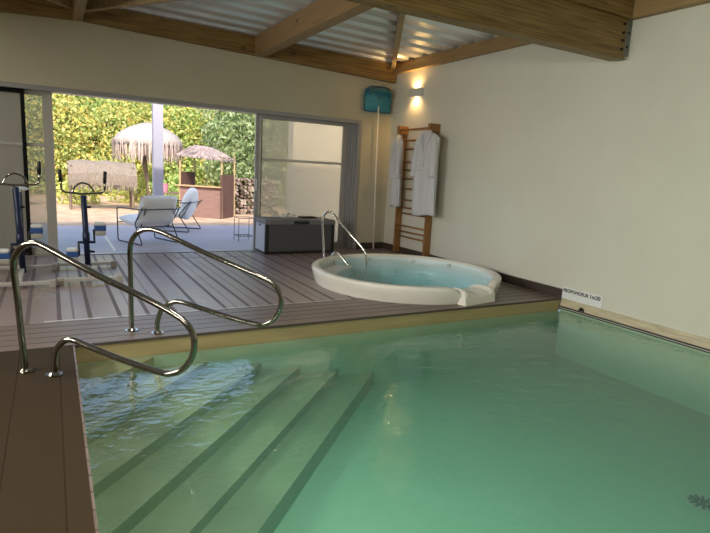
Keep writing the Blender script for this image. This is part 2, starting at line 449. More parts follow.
# ------------------------------------------------------------------ walls
def wallbox(name, *a, m=None): return struct(link(name, B(*a), m or M_wall))
wallbox('wall_right', XR, XR+.25, RY0, YW+.25, -.02, 3.7)
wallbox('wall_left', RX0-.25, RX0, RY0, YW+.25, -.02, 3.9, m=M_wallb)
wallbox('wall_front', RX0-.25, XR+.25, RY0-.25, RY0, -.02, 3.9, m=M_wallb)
OX0, OX1, OZ = -2.3, 5.03, 2.386
bm = bmesh.new()
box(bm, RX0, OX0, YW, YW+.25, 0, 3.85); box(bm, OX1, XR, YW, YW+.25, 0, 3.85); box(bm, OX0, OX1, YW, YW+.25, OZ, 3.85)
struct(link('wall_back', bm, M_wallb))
struct(link('baseboard_right', B(XR-.014, XR, YB+.002, YW, 0, .118), M_skirt))
struct(link('baseboard_back', B(OX1+.02, XR-.015, YW-.014, YW, 0, .118), M_skirt))
struct(link('baseboard_left', B(RX0, RX0+.014, RY0, YW, 0, .118), M_skirt))

# ------------------------------------------------------------------ ceiling: trapezoidal metal sheets, ribs along x
bm = bmesh.new()
prof = []
y = RY0-.3; p = .40
while y < YW+.7:
    prof += [(y, 0), (y+.20, 0), (y+.235, .045), (y+.365, .045)]
    y += p
vs0 = [bm.verts.new((RX0-.4, a, roofz(RX0-.4)+z)) for a, z in prof]; vs1 = [bm.verts.new((XR+.4, a, roofz(XR+.4)+z)) for a, z in prof]
for i in range(len(prof)-1): bm.faces.new((vs0[i], vs0[i+1], vs1[i+1], vs1[i]))
struct(link('ceiling', bm, M_metal))
struct(link('roof_deck', hexa(bmesh.new(), [(RX0-.4, RY0-.3, roofz(RX0-.4)+.06), (XR+.4, RY0-.3, roofz(XR+.4)+.06), (XR+.4, YW+.7, roofz(XR+.4)+.06), (RX0-.4, YW+.7, roofz(RX0-.4)+.06)],
     [(RX0-.4, RY0-.3, roofz(RX0-.4)+.2), (XR+.4, RY0-.3, roofz(XR+.4)+.2), (XR+.4, YW+.7, roofz(XR+.4)+.2), (RX0-.4, YW+.7, roofz(RX0-.4)+.2)]), M_wood))

# ------------------------------------------------------------------ timber frame
def beam(label, m, lo, hi, bevel=.006):
    o = link('ceiling_beam', hexa(bmesh.new(), lo, hi), m, bevel=bevel)
    o['kind'] = 'structure'; o['label'] = label
    return o
def R4(x0, x1, y0, y1, zf): return [(x0, y0, zf(x0)), (x1, y0, zf(x1)), (x1, y1, zf(x1)), (x0, y1, zf(x0))]
top = lambda x: roofz(x)-.001
beam('wooden wall beam along the garden wall', M_wood, R4(.37, XR, YW-.10, YW, lambda x: 3.305-(x-.37)*.0365), R4(.37, XR, YW-.10, YW, top))
beam('wooden wall beam left end', M_wood, R4(RX0, .37, YW-.10, YW, lambda x: 3.30+(x-.37)*.05), R4(RX0, .37, YW-.10, YW, top))
beam('wooden plate along the long white wall', M_woody, R4(XR-.09, XR, RY0, YW-.10, lambda x: 3.255), R4(XR-.09, XR, RY0, YW-.10, top))
beam('wooden rafter between wall beam and main beam', M_woody, R4(2.93, 3.11, 4.24, YW-.10, lambda x: 3.20), R4(2.93, 3.11, 4.24, YW-.10, top))
beam('narrow joist at the left', M_woody, R4(.34, .46, 4.24, YW-.10, lambda x: 3.285), R4(.34, .46, 4.24, YW-.10, top))
beam('near rafter', M_woody, R4(2.93, 3.11, RY0, 4.03, lambda x: 3.27), R4(2.93, 3.11, RY0, 4.03, top))
mb = beam('deep main glulam beam', M_wood, R4(RX0, XR-.10, 4.07, 4.24, lambda x: 2.835), R4(RX0, XR-.10, 4.07, 4.24, lambda x: 3.25))
beam('timber lying on the main beam', M_wood, R4(RX0, XR-.091, 4.03, 4.24, lambda x: 3.255), R4(RX0, XR-.091, 4.03, 4.24, top))
# end bracket and bolts of the main beam
br = link('bracket', B(XR-.099, XR-.002, 4.085, 4.10, 2.88, 3.25), mat('bracket_steel', (.20, .20, .17), .5, metal=.4), mb)
for z in (2.93, 3.02, 3.10, 3.19):
    Mx = Matrix.Translation((XR-.16, 4.068, z)) @ Matrix.Rotation(PI/2, 4, 'X')
    link('bolt', cyl(bmesh.new(), (0, 0), .014, -.01, .02, 8, M=Mx), M_black, mb)
for z in (2.97, 3.12):
    Mx = Matrix.Translation((XR-.045, 4.083, z)) @ Matrix.Rotation(PI/2, 4, 'X')
    link('bolt', cyl(bmesh.new(), (0, 0), .012, -.008, .006, 8, M=Mx), M_black, mb)
def brace(label, a, b, w=.075, z0=3.34):
    a = Vector((*a, 0)); b = Vector((*b, 0)); d = (b-a).normalized(); n = Vector((-d.y, d.x, 0))*w/2
    P = [a-n, b-n, b+n, a+n]
    return beam(label, M_woodlt, [(p.x, p.y, z0) for p in P], [(p.x, p.y, top(p.x)) for p in P])
brace('diagonal brace from the right corner', (5.57, 8.79), (3.12, 4.75))
brace('diagonal brace from the left joist', (.47, 8.72), (2.92, 5.1), z0=3.40)
brace('diagonal brace left of the joist', (.33, 8.70), (-2.0, 6.35), z0=3.40)

# ------------------------------------------------------------------ sliding doors in the garden opening
# header track + threshold
struct(link('trim_8', B(OX0, OX1, YW+.0, YW+.24, OZ-.065, OZ-.001), M_alu, bevel=.004))
struct(link('trim_9', B(OX0, OX1, YW+.03, YW+.24, 0, .012), M_alu, bevel=.003))
def sliding_door(name, x0, x1, y, glass, stile=.075, dark_side=None, zt=OZ-.066, mid=1.57, fm=None):
    fm = fm or M_alu
    o = bpy.data.objects.new(name, None); C.objects.link(o); o.location = ((x0+x1)/2, y, .013); o['kind'] = 'structure'
    cx = (x0+x1)/2; z1 = zt-.013; hw = (x1-x0)/2
    bm = bmesh.new()
    box(bm, -hw, -hw+stile, -.022, .022, 0, z1); box(bm, hw-stile, hw, -.022, .022, 0, z1)
    box(bm, -hw+stile, hw-stile, -.022, .022, z1-.06, z1); box(bm, -hw+stile, hw-stile, -.022, .022, 0, .10)
    link('frame', bm, fm, o, bevel=.003)
    link('mid_rail', B(-hw+stile, hw-stile, -.018, .018, mid-.025, mid+.02), M_alu_lt, o)
    link('glass_pane', B(-hw+stile, hw-stile, -.004, .004, .10, z1-.06), glass, o)
    return o
d2 = sliding_door('door_2', 3.07, 4.85, YW+.19, M_glassR, stile=.10)
link('gasket', B(-.79, -.775, -.024, -.005, .1, 2.24), M_black, d2)
link('edge_strip', B(-.825, -.79, -.026, -.021, .02, 2.29), M_alu_lt, d2)
link('handle', B(-.875, -.855, -.045, -.022, 1.02, 1.22), M_white, d2, bevel=.004)
# jamb with its row of vertical tracks
bm = bmesh.new()
for k, (a, b, yy) in enumerate(((4.86, 4.89, .14), (4.895, 4.925, .09), (4.93, 4.96, .04), (4.965, 5.029, -.012))):
    box(bm, a, b, YW+yy, YW+.24, .012, OZ-.066)
struct(link('trim_10', bm, M_alu, bevel=.003))
d1 = sliding_door('door_1', -1.85, .055, YW+.14, M_glassL2, stile=.125, fm=M_alu_bg)
d3 = sliding_door('door_3', -2.25, -0.279, YW+.075, M_glassL, stile=.05, fm=M_alu_blk)

# ------------------------------------------------------------------ outside
struct(link('ground', B(-30, 40, YW+.25, 60, -.30, -.03), M_sand))
struct(link('terrace_deck', B(-6, 9.5, YW+.20, 12.9, -.12, 0), M_terr))
struct(link('trim_11', B(.83, .87, 9.25, 12.2, 0, .003), M_alu_lt))
bm = bmesh.new(); box(bm, 4.97, 9.5, 12.0, 12.3, -.03, 3.6)
struct(link('wall_wing', bm, mat('wing_blocks', (.74, .66, .52), .85, col2=(.70, .62, .48), nscale=2, stretch=(1, 1, 6))))
bm = bmesh.new(); box(bm, 1.93, 2.13, 12.35, 12.55, 0, 2.9)
col = link('column', bm, M_column, bevel=.006); tag(col, 'square lilac white post standing on the terrace outside the opening', 'post')
col2 = link('column_base', B(1.90, 2.16, 12.32, 12.58, 0, .05), M_column, col)

def crown(bm, c, r, n, size, shell=.45, flat=0):
    for _ in range(n):
        while True:
            v = Vector((random.uniform(-1, 1), random.uniform(-1, 1), random.uniform(-1, 1)))
            if shell < v.length <= 1: break
        wob = 1+.14*math.sin(5*v.x+c[0]*3)+.12*math.sin(7*v.z+c[1])
        p = Vector((c[0]+v.x*r[0]*wob, c[1]+v.y*r[1]*wob, c[2]+v.z*r[2]*wob))
        if p.z < .02: p.z = random.uniform(.02, .3)
        s = size*random.uniform(.6, 1.3)
        d = Vector((random.gauss(0, 1), random.gauss(0, 1), random.gauss(0, .7))).normalized(); e = d.orthogonal().normalized()
        e = Matrix.Rotation(random.uniform(0, 2*PI), 3, d) @ e; f = d.cross(e)
        vs = [bm.verts.new(p-e*s*.5), bm.verts.new(p+f*s*.28+d*s*.08), bm.verts.new(p+e*s*.6), bm.verts.new(p-f*s*.28+d*s*.08)]
        bm.faces.new(vs)
def tree(name, label, cat, x, y, blobs, m, size, trunk_h, group=None, tr=.12, lean=0):
    o = empty(name, (x, y, -.03), label, cat, group)
    bm = bmesh.new()
    tube(bm, [(0, 0, 0), (lean*.5, 0, trunk_h*.5), (lean, 0, trunk_h), (lean*1.2, .05, trunk_h*1.5)], [tr, tr*.8, tr*.6, tr*.25], 9)
    for k in range(5):
        a = 2*PI*k/5+x
        tube(bm, [(lean*.8, 0, trunk_h*(.7+.06*k)), (lean+.5*math.cos(a), .5*math.sin(a), trunk_h*1.1+.3), (lean+1.0*math.cos(a), 1.0*math.sin(a), trunk_h*1.3+.9)], [tr*.4, tr*.28, tr*.1], 6)
    link('trunk', bm, M_bark, o)
    bm = bmesh.new()
    for c, r, n in blobs: crown(bm, c, r, n, size)
    me = bpy.data.meshes.new('crown'); bm.to_mesh(me); bm.free(); me.materials.append(m)
    f = bpy.data.objects.new('crown', me); C.objects.link(f); f.parent = o
    return o
G = 'trees behind the garden'
def T(label, x, y, m, size, sc=1, n=4200, low=True, h=3.2):
    bl = [((0, 0, h), (2.1*sc, 1.5*sc, 2.2*sc), n), ((-1.1*sc, -.3, h-1.0), (1.4*sc, 1.2*sc, 1.4*sc), n//2), ((1.2*sc, -.2, h-.8), (1.4*sc, 1.2*sc, 1.5*sc), n//2)]
    if low: bl.append(((0, -.3, 1.0), (2.0*sc, 1.1*sc, 1.2), n//2))
    return tree('broadleaf_tree', label, 'tree', x, y, bl, m, size, 2.0, G)
T('yellow leaved autumn tree seen behind the left door frame', -1.6, 24, M_leafY, .15, 1.15)
T('tall golden yellow tree seen above the right exercise bike', 1.6, 24.5, M_leafY, .15, 1.15, 6000)
T('yellow green tree rising behind the thatched parasol', 4.3, 25.5, M_leafG, .15, 1.1, 5200)
T('yellow crowned tree behind the roof of the garden bar', 6.2, 25.0, M_leafY, .15, .9, 3200, h=3.9)
T('grey green leafy tree nearest to the right sliding door', 6.9, 19.5, M_leafD, .15, 1.0, 6500)
T('green tree seen through the frosted right door', 9.7, 20.5, M_leafG, .15, 1.2, 1800)
T('green tree far left seen through the hazy glass', -5.2, 23, M_leafG, .15, 1.3, 1600)
T('tall far green tree at the right end of the garden', 13.5, 22.5, M_leafG, .15, 1.4, 1600)
# backdrop hedge
o = empty('hedge', (4, 29, -.03), 'tall dense yellow green hedge closing the garden behind all the trees', 'hedge')
bm = bmesh.new()
for k in range(9): crown(bm, (-14+k*3.6, random.uniform(-.4, .4), 3.0+random.uniform(-.3, .4)), (2.6, 1.0, 3.4), 2200, .30, shell=.2)
me = bpy.data.meshes.new('foliage'); bm.to_mesh(me); bm.free(); me.materials.append(M_leafG)
f = bpy.data.objects.new('foliage', me); C.objects.link(f); f.parent = o
link('hedge_core', B(-17, 19, .5, .9, 0, 6.5), mat('hedge_inside', (.10, .14, .04), .9, col2=(.26, .28, .07), nscale=3), o)
# low shrubs
shr = [(-1.2, 18.6, 'low yellow flowering shrub left of the thatched canopy'), (.7, 19.3, 'yellow green shrub under the thatched canopy'), (2.5, 20.1, 'bright yellow shrub behind the parasol post'),
       (3.6, 18.4, 'green shrub between the parasol and the garden bar')]
for i, (x, y, lb) in enumerate(shr):
    o = empty('garden_shrub', (x, y, -.03), lb, 'shrub', 'low shrubs beyond the terrace')
    bm = bmesh.new()
    for k in range(6):
        a = k*1.05; tube(bm, [(0, 0, 0), (.15*math.cos(a), .15*math.sin(a), .3), (.4*math.cos(a), .4*math.sin(a), .7)], [.018, .012, .005], 5)
    link('stems', bm, M_bark, o)
    bm = bmesh.new(); crown(bm, (0, 0, .45), (.85, .6, .55) if i < 3 else (.75, .6, .8), 900, .13, shell=.2)
    me = bpy.data.meshes.new('leaves'); bm.to_mesh(me); bm.free(); me.materials.append(M_leafL if i < 3 else M_leafG)
    f = bpy.data.objects.new('leaves', me); C.objects.link(f); f.parent = o

# thatched parasol
o = empty('thatched_parasol', (2.80, 19.0, -.03), 'round thatched parasol on a crooked wooden pole behind the lilac post', 'parasol')
link('pole', tb(smooth_path([(.05, 0, 0), (.0, 0, .7), (-.10, 0, 1.3), (-.05, 0, 2.55)]), .075, 9), M_bark, o)
bm = bmesh.new(); n = 40
rings = []
for r, z in ((.02, 2.68), (.25, 2.62), (.60, 2.48), (.88, 2.30), (1.02, 2.12), (1.07, 1.95), (1.0, 1.97), (.55, 2.3), (.05, 2.5)):
    rings.append([(r*(1+.03*math.sin(k*2.3))*math.cos(2*PI*k/n), r*(1+.03*math.sin(k*2.3))*math.sin(2*PI*k/n), z+.02*math.sin(k*3.1)) for k in range(n)])
loft(bm, rings); link('thatch_cap', bm, M_thatch, o, smooth=True)
bm = bmesh.new()
for k in range(420):
    a = random.uniform(0, 2*PI); r = random.uniform(1.0, 1.11); L_ = random.uniform(.35, .72); w = random.uniform(.008, .022); dx = random.uniform(-.04, .04)
    p = Vector((r*math.cos(a), r*math.sin(a), 2.14-random.uniform(0, .12))); t = Vector((-math.sin(a), math.cos(a), 0))
    q = p+Vector((dx, dx, -L_))
    vs = [bm.verts.new(p-t*w), bm.verts.new(p+t*w), bm.verts.new(q+t*w*.5), bm.verts.new(q-t*w*.5)]; bm.faces.new(vs)
link('fringe', bm, M_fringe, o)['kind'] = 'stuff'

# low thatched canopy (left of the parasol)
o = empty('thatched_canopy', (1.28, 17.5, -.03), 'low thatched canopy on wooden posts left of the parasol', 'canopy')
for x in (-.82, .82):
    for y in (-.28, .28):
        link('post', tb([(x, y, 0), (x*.98+.02, y, 1.25)], .035, 8), M_bark, o)
bm = bmesh.new(); n = 16
prof = [(-.46, .72), (-.44, 1.05), (-.25, 1.30), (0, 1.40), (.25, 1.30), (.44, 1.05), (.46, .72), (.42, .75), (.36, 1.0), (0, 1.3), (-.36, 1.0), (-.42, .75)]
rings = [[(x, a, z-.06*abs(x)**3+.015*math.sin(x*9+a*5)) for a, z in prof] for x in [-.86+1.78*k/n for k in range(n+1)]]
loft(bm, rings); link('thatch_roof', bm, M_canopy, o)
bm = bmesh.new()
for k in range(260):
    x = random.uniform(-.86, .90); s = random.choice((-1, 1)); L_ = random.uniform(.05, .25); w = random.uniform(.008, .018)
    p = Vector((x, s*random.uniform(.42, .48), .85)); q = p+Vector((random.uniform(-.03, .03), 0, -L_-.1)); t = Vector((1, 0, 0))
    bm.faces.new([bm.verts.new(p-t*w), bm.verts.new(p+t*w), bm.verts.new(q+t*w*.4), bm.verts.new(q-t*w*.4)])
link('fringe', bm, M_canopy, o)['kind'] = 'stuff'

# garden bar, turned about -38 degrees
o = empty('garden_bar', (3.10, 15.50, -.03), 'small reed clad garden bar with a ragged palm roof on four posts', 'bar', rz=-math.radians(39.5))
W_, D_ = 1.22, .85
link('counter_front', B(0, W_, 0, .04, 0, .84), M_reedh, o)
link('counter_top', B(-.10, W_+.02, -.08, .22, .84, .875), M_woodlt, o, bevel=.006)
link('side_panel', B(-.02, .02, .04, D_, 0, 1.22), M_reed, o)
link('side_panel', B(W_-.02, W_+.03, -.03, D_-.05, 0, 1.20), M_reed, o)
link('back_panel', B(.02, W_, D_-.04, D_, 0, .5), M_reed, o)
for x in (0.0, W_):
    for y in (.0, D_):
        link('post', tb([(x+(.01 if x else -.01), y+.02, 0), (x, y+.02, 1.72)], .026, 8), M_woodlt, o)
for (x0, y0, x1, y1) in ((0, 0, W_, 0), (0, D_, W_, D_), (0, 0, 0, D_), (W_, 0, W_, D_)):
    link('roof_bar', tb([(x0, y0+.02, 1.66), (x1, y1+.02, 1.66)], .02, 6), M_bark, o)
bm = bmesh.new()
n = 10
for side in range(4):
    pass
ap0 = Vector((W_*.22, D_/2, 1.97)); ap1 = Vector((W_*.55, D_/2, 1.93))
cor = [Vector((-.05, -.10, 1.70)), Vector((W_+.03, -.10, 1.62)), Vector((W_-.02, D_+.02, 1.62)), Vector((-.02, D_+.05, 1.70))]
def slab(pts, t=.05):
    lo = [p-Vector((0, 0, t)) for p in pts]
    a = [bm.verts.new(p) for p in pts]; b = [bm.verts.new(p) for p in lo]
    bm.faces.new(a); bm.faces.new(b[::-1])
    for i in range(len(a)): bm.faces.new((a[i], a[(i+1) % len(a)], b[(i+1) % len(a)], b[i]))
slab([cor[0], cor[1], ap1, ap0]); slab([cor[2], cor[3], ap0, ap1]); slab([cor[1], cor[2], ap1]); slab([cor[3], cor[0], ap0])
for k in range(420):   # ragged palm fronds
    e = random.randrange(4); a, b = cor[e], cor[(e+1) % 4]; top_ = [(ap0, ap1), (ap1, ap1), (ap1, ap0), (ap0, ap0)][e]
    t = random.random(); base = a.lerp(b, t); tp = top_[0].lerp(top_[1], t); u = random.uniform(0, .7)
    p = base.lerp(tp, u+.25)+Vector((0, 0, .03)); q = base.lerp(tp, u-.18)+Vector((0, 0, random.uniform(-.05, .05)))
    w = (b-a).normalized()*random.uniform(.012, .03)
    bm.faces.new([bm.verts.new(p-w), bm.verts.new(p+w), bm.verts.new(q+w*.5+Vector((0,0,.015))), bm.verts.new(q-w*.5)])
link('palm_roof', bm, mat('dry_palm', (.24, .18, .17), .9, col2=(.42, .34, .31), nscale=8, stretch=(3, 3, 3), spec=.1), o)

# stacked firewood right of the bar
o = bmesh.new()
for r in range(11):
    for k in range(13):
        x = k*.115+random.uniform(-.02, .02); z = .05+r*.1+random.uniform(-.015, .015); rr = random.uniform(.035, .058)
        Mx = Matrix.Translation((x, random.uniform(-.06, .06), z)) @ Matrix.Rotation(PI/2+random.uniform(-.15, .15), 4, 'X')
        cyl(o, (0, 0), rr, -.2, .2, 6, M=Mx)
me = bpy.data.meshes.new('firewood_stack'); o.to_mesh(me); o.free(); me.materials.append(M_logs)
fw = bpy.data.objects.new('firewood_stack', me); C.objects.link(fw); fw.location = (4.85, 16.4, -.03)
tag(fw, 'pile of mottled cut firewood to the right of the garden bar', 'firewood', kind='stuff')

# small low table with pink tub
o = empty('garden_table', (3.25, 17.3, -.03), 'low dark wooden garden table between the lilac post and the bar', 'table')
link('table_top', B(-.35, .35, -.25, .25, .52, .56), M_bark, o)
for x in (-.3, .3):
    for y in (-.2, .2): link('leg', B(x-.025, x+.025, y-.025, y+.025, 0, .52), M_bark, o)
o = empty('pink_tub', (2.98, 17.25, .53), 'small pink tub standing on the low garden table', 'tub')
link('bucket', cyl(bmesh.new(), (0, 0), .10, 0, .24, 20, r2=.13), M_pink, o)
link('bucket_rim', tb([(.135*math.cos(2*PI*k/20), .135*math.sin(2*PI*k/20), .24) for k in range(21)], .01, 6), M_pink, o)

# lounge chairs
def pillow(bm, w, h, t, M, n=10):
    rows = []
    for s in (1, -1):
        g = []
        for i in range(n+1):
            row = []
            for j in range(n+1):
                u = -1+2*i/n; v = -1+2*j/n
                f = (max(0, 1-abs(u)**4)*max(0, 1-abs(v)**4))**.45
                ru = u*(1-.04*abs(v)**4); rv = v*(1-.04*abs(u)**4)
                row.append(bm.verts.new(M @ Vector((ru*w/2, s*t/2*f, rv*h/2))))
            g.append(row)
        for i in range(n):
            for j in range(n): bm.faces.new((g[i][j], g[i+1][j], g[i+1][j+1], g[i][j+1]))
    bmesh.ops.remove_doubles(bm, verts=bm.verts[:], dist=.0006)
    return bm
def lounge_chair(loc, rz, label, roundback=False):
    # local: faces +y, back at -y
    o = empty('lounge_chair', loc, label, 'chair', 'white cushioned wire lounge chairs', rz)
    w = .36
    for s in (-1, 1):
        x = s*w
        pts = rounded([(x, -.40, .62), (x, .42, .60), (x, .40, .012), (x, -.42, .012), (x, -.18, .36), (x, -.44, .66)], .05, 4)
        link('side_frame', tb(pts, .011, 7), M_wire, o)
    for (y, z) in ((-.42, .62), (.40, .34), (-.20, .30)):
        link('cross_bar', tb([(-w, y, z), (w, y, z)], .009, 6), M_wire, o)
    for s in (-1, 1):
        link('back_support', tb([(s*.26, -.20, .28), (s*.30, -.43, .64)], .008, 6), M_wire, o)
    if roundback:
        Mb = Matrix.Translation((0, -.28, .58)) @ Matrix.Rotation(math.radians(16), 4, 'X')
        bm = bmesh.new(); n = 20
        rings = []
        for t, f in ((-.085, .80), (-.06, .95), (0, 1.0), (.06, .95), (.085, .80)):
            rings.append([Mb @ Vector((.33*f*math.cos(a)*(1-.10*max(0, math.sin(a))), t, .36*f*math.sin(a))) for a in [2*PI*k/n for k in range(n)]])
        loft(bm, rings); link('back_cushion', bm, M_cush, o, smooth=True)
    else:
        Mb = Matrix.Translation((0, -.30, .60)) @ Matrix.Rotation(math.radians(16), 4, 'X')
        link('back_cushion', pillow(bmesh.new(), .72, .54, .20, Mb), M_cush, o, smooth=True)
    Ms = Matrix.Translation((0, .10, .38)) @ Matrix.Rotation(math.radians(94), 4, 'X')
    link('seat_cushion', pillow(bmesh.new(), .68, .74, .17, Ms), M_cush, o, smooth=True)
    return o
lounge_chair((1.50, 10.25, 0), math.radians(22), 'white cushioned lounge chair seen from behind, nearest the opening')
lounge_chair((2.34, 12.05, 0), math.radians(58), 'white lounge chair with rounded back turned side on before the garden bar', True)

# wire side table
o = empty('wire_side_table', (3.27, 10.25, 0), 'thin wire side table frame on the terrace left of the storage box', 'table')
for x in (-.15, .15):
    for y in (-.15, .15): link('leg', tb([(x, y, 0), (x, y, .45)], .006, 6), M_wire, o)
link('top_ring', tb([(-.15, -.15, .45), (.15, -.15, .45), (.15, .15, .45), (-.15, .15, .45), (-.15, -.15, .45)], .006, 6), M_wire, o)
link('low_ring', tb([(-.15, -.15, .10), (.15, -.15, .10), (.15, .15, .10), (-.15, .15, .10), (-.15, -.15, .10)], .005, 6), M_wire, o)
link('wire_shelf', tb([(-.15+.3*k/16, .12*math.sin(k*1.6), .10) for k in range(17)], .004, 5), M_wire, o)

# ------------------------------------------------------------------ storage box
o = empty('storage_box', (3.735, 8.785, 0), 'large grey plastic storage box with black corners in front of the right sliding door', 'storage box')
hw, hd = .645, .262
link('front_panel', B(-hw+.06, hw-.06, -hd-.002, -hd+.02, .045, .50), M_boxg, o, bevel=.004)
link('side_panel', B(-hw, -hw+.02, -hd+.05, hd-.02, .03, .55), M_boxl, o, bevel=.004)
link('side_panel', B(hw-.02, hw, -hd+.05, hd-.02, .03, .55), M_boxg, o, bevel=.004)
link('back_panel', B(-hw+.02, hw-.02, hd-.02, hd, .03, .55), M_boxg, o)
for sx in (-1, 1):
    x0, x1 = sorted((sx*hw, sx*(hw-.06)))
    link('corner_post', B(x0, x1, -hd-.006, -hd+.05, .0, .53), M_black, o, bevel=.006)
link('base', B(-hw, hw, -hd-.004, hd, 0, .045), M_black, o, bevel=.004)
link('lid', B(-hw-.01, hw+.01, -hd-.014, hd+.01, .50, .59), mat('box_lid', (.17, .17, .175), .55), o, bevel=.014)
link('latch', B(-.14, .14, -hd-.026, -hd-.013, .515, .565), M_black, o, bevel=.005)
link('grip', B(-hw-.005, -hw+.002, -.03, .06, .46, .49), M_black, o)
t = empty('folded_towel', (3.62, 8.86, .592), 'crumpled white towel lying on the middle of the storage box lid', 'towel')
bm = bmesh.new(); n = 14
rings = []
for i in range(n+1):
    u = -1+2*i/n; r = []
    for k in range(12):
        a = 2*PI*k/12; hgt = .028*(1-u**4)*(1+.35*math.sin(i*1.7)+.2*math.sin(i*3+k))
        r.append((u*.16, .07*(1-.2*u*u)*math.cos(a), max(0, hgt+hgt*math.sin(a))+.001))
    rings.append(r)
loft(bm, rings); link('towel_fold', bm, M_towel, t, smooth=True)
link('towel_hem', tb([(-.15, -.06, .008), (0, -.075, .012), (.15, -.06, .008)], .006, 6), M_towel, t)
t = empty('dark_mat', (3.99, 8.86, .592), 'flat dark folded mat lying on the right of the storage box lid', 'mat')
link('mat_fold', B(-.15, .15, -.09, .09, 0, .014), M_black, t, bevel=.006); link('mat_fold', B(-.13, .145, -.085, .085, .0145, .026), M_skirt, t, bevel=.006)

# ------------------------------------------------------------------ stainless handrails
def handrail(name, p0, ang, path, label, r=.021, feet=(0, -1), fz=0):
    o = empty(name, (p0[0], p0[1], 0), label, 'handrail', 'polished steel pool handrails', math.radians(ang))
    pts = smooth_path([(s, 0, z) for s, z in path], 5)
    link('tube', tb(pts, r, 14), M_chrome2 if r < .02 else M_chrome, o, smooth=True)
    for f in feet:
        bm = bmesh.new(); s = path[f][0]
        cyl(bm, (s, 0), .052, 0, .008, 24); cyl(bm, (s, 0), .036, .008, .022, 24, r2=.026)
        link('flange', bm, M_chrome, o, smooth=False)
    return o
pA = [(0, 0), (-.015, .25), (-.03, .5), (-.045, .70), (-.03, .79), (.03, .86), (.11, .885), (.17, .875), (.30, .82), (.57, .705), (.85, .60), (1.05, .515), (1.15, .455), (1.205, .37), (1.20, .25), (1.14, .15), (1.05, .105), (.95, .11), (.7, .165), (.45, .235), (.36, .26), (.29, .24), (.235, .16), (.215, 0)]
handrail('pool_handrail', (-.20, 4.078), -38, pA, 'nearest bent steel handrail at the left pool corner')
pB = [(0, 0), (0, .25), (0, .53), (.0, .71), (.025, .80), (.09, .865), (.18, .89), (.27, .875), (.40, .83), (.62, .745), (.9, .65), (1.14, .57), (1.25, .52), (1.315, .43), (1.315, .32), (1.26, .22), (1.18, .17), (1.08, .17), (.89, .20), (.6, .265), (.45, .295), (.37, .28), (.28, .21), (.24, .10), (.24, 0)]
handrail('pool_handrail', (.557, 4.815), -38, pB, 'second steel handrail, on the far pool edge left of the hot tub')
pC = [(0, 0), (-.03, .3), (-.06, .55), (-.07, .70), (-.045, .80), (.03, .85), (.11, .83), (.2, .745), (.42, .56), (.62, .395), (.68, .33), (.71, .25), (.72, .12), (.70, .0), (.64, -.05), (.55, -.02), (.44, .08), (.30, .20), (.23, .25), (.17, .25), (.12, .20), (.09, .10), (.085, .0)]
handrail('hot_tub_handrail', (3.545, 7.17), -60, pC, 'thin steel handrail curving into the round hot tub', r=.017)

# ------------------------------------------------------------------ hot tub
o = empty('hot_tub', TUB, 'round cream hot tub sunk in the deck with a white spill lip to the pool', 'hot tub')
bm = bmesh.new(); n = 96
def rimz(a):
    d = (a-math.radians(-80)+PI) % (2*PI)-PI
    w = math.radians(11)
    if abs(d) < w: return .11
    if abs(d) < w+math.radians(9): 
        t = (abs(d)-w)/math.radians(9); t = t*t*(3-2*t); return .11+(.205-.11)*t
    return .205
prof = [(-.10, -.0), (-.035, .02), (-.0, -2), (.0, -1.5), (-.015, -1.05), (-.05, -1.0), (-.10, -1.03), (-.125, -1.25)]
rings = []
for k in range(n):
    a = 2*PI*k/n; R = rimz(a)
    P_ = [(TR-.05, 0), (TR-.02, R*.5), (TR, R-.035), (TR-.004, R-.012), (TR-.02, R), (TR-.09, R), (TR-.105, R-.01), (TR-.115, R-.04)]
    rings.append([(r*math.cos(a), r*math.sin(a), z) for r, z in P_])
rings.append(rings[0])
loft(bm, rings, cap=False, closed=False); bmesh.ops.remove_doubles(bm, verts=bm.verts[:], dist=.0005)
link('shell_rim', bm, M_tub, o, smooth=True)
bm = bmesh.new(); rings = []
for r, z in ((TR-.113, .17), (TR-.12, .0), (TR-.15, -.22), (TR-.45, -.26), (TR-.52, -.30), (TR-.58, -.62), (.2, -.65), (.01, -.65)):
    rings.append([(r*math.cos(2*PI*k/64), r*math.sin(2*PI*k/64), min(z, rimz(2*PI*k/64)-.02)) for k in range(64)])
loft(bm, rings, cap=False); link('basin', bm, M_tubin, o, smooth=True)
bm = cyl(bmesh.new(), (0, 0), TR-.118, -.66, .14, 64)
link('water', bm, M_tubwater, o)
# spill lip
bm = bmesh.new()
d = math.radians(-81); ux = Vector((math.cos(d), math.sin(d), 0)); uy = Vector((-math.sin(d), math.cos(d), 0))
rings = []
for s, wd, zt, rr in ((TR-.26, .22, .150, .13), (TR-.18, .26, .175, .135), (TR-.08, .275, .175, .135), (TR+.0, .275, .16, .13), (TR+.03, .27, .12, .09), (TR+.04, .268, .02, .0), (TR+.04, .266, -.03, -.03)):
    r = []
    prof = [(-wd, -.03), (-wd, zt-.03), (-wd+.02, zt), (-wd+.06, zt), (-wd+.10, zt-.03), (-wd+.15, rr), (0, rr-.02), (wd-.15, rr), (wd-.10, zt-.03), (wd-.06, zt), (wd-.02, zt), (wd, zt-.03), (wd, -.03)]
    for a, z in prof: r.append(ux*s+uy*a+Vector((0, 0, min(z, zt))))
    rings.append(r)
loft(bm, rings); link('spill_lip', bm, M_tub, o, smooth=False, bevel=.006)
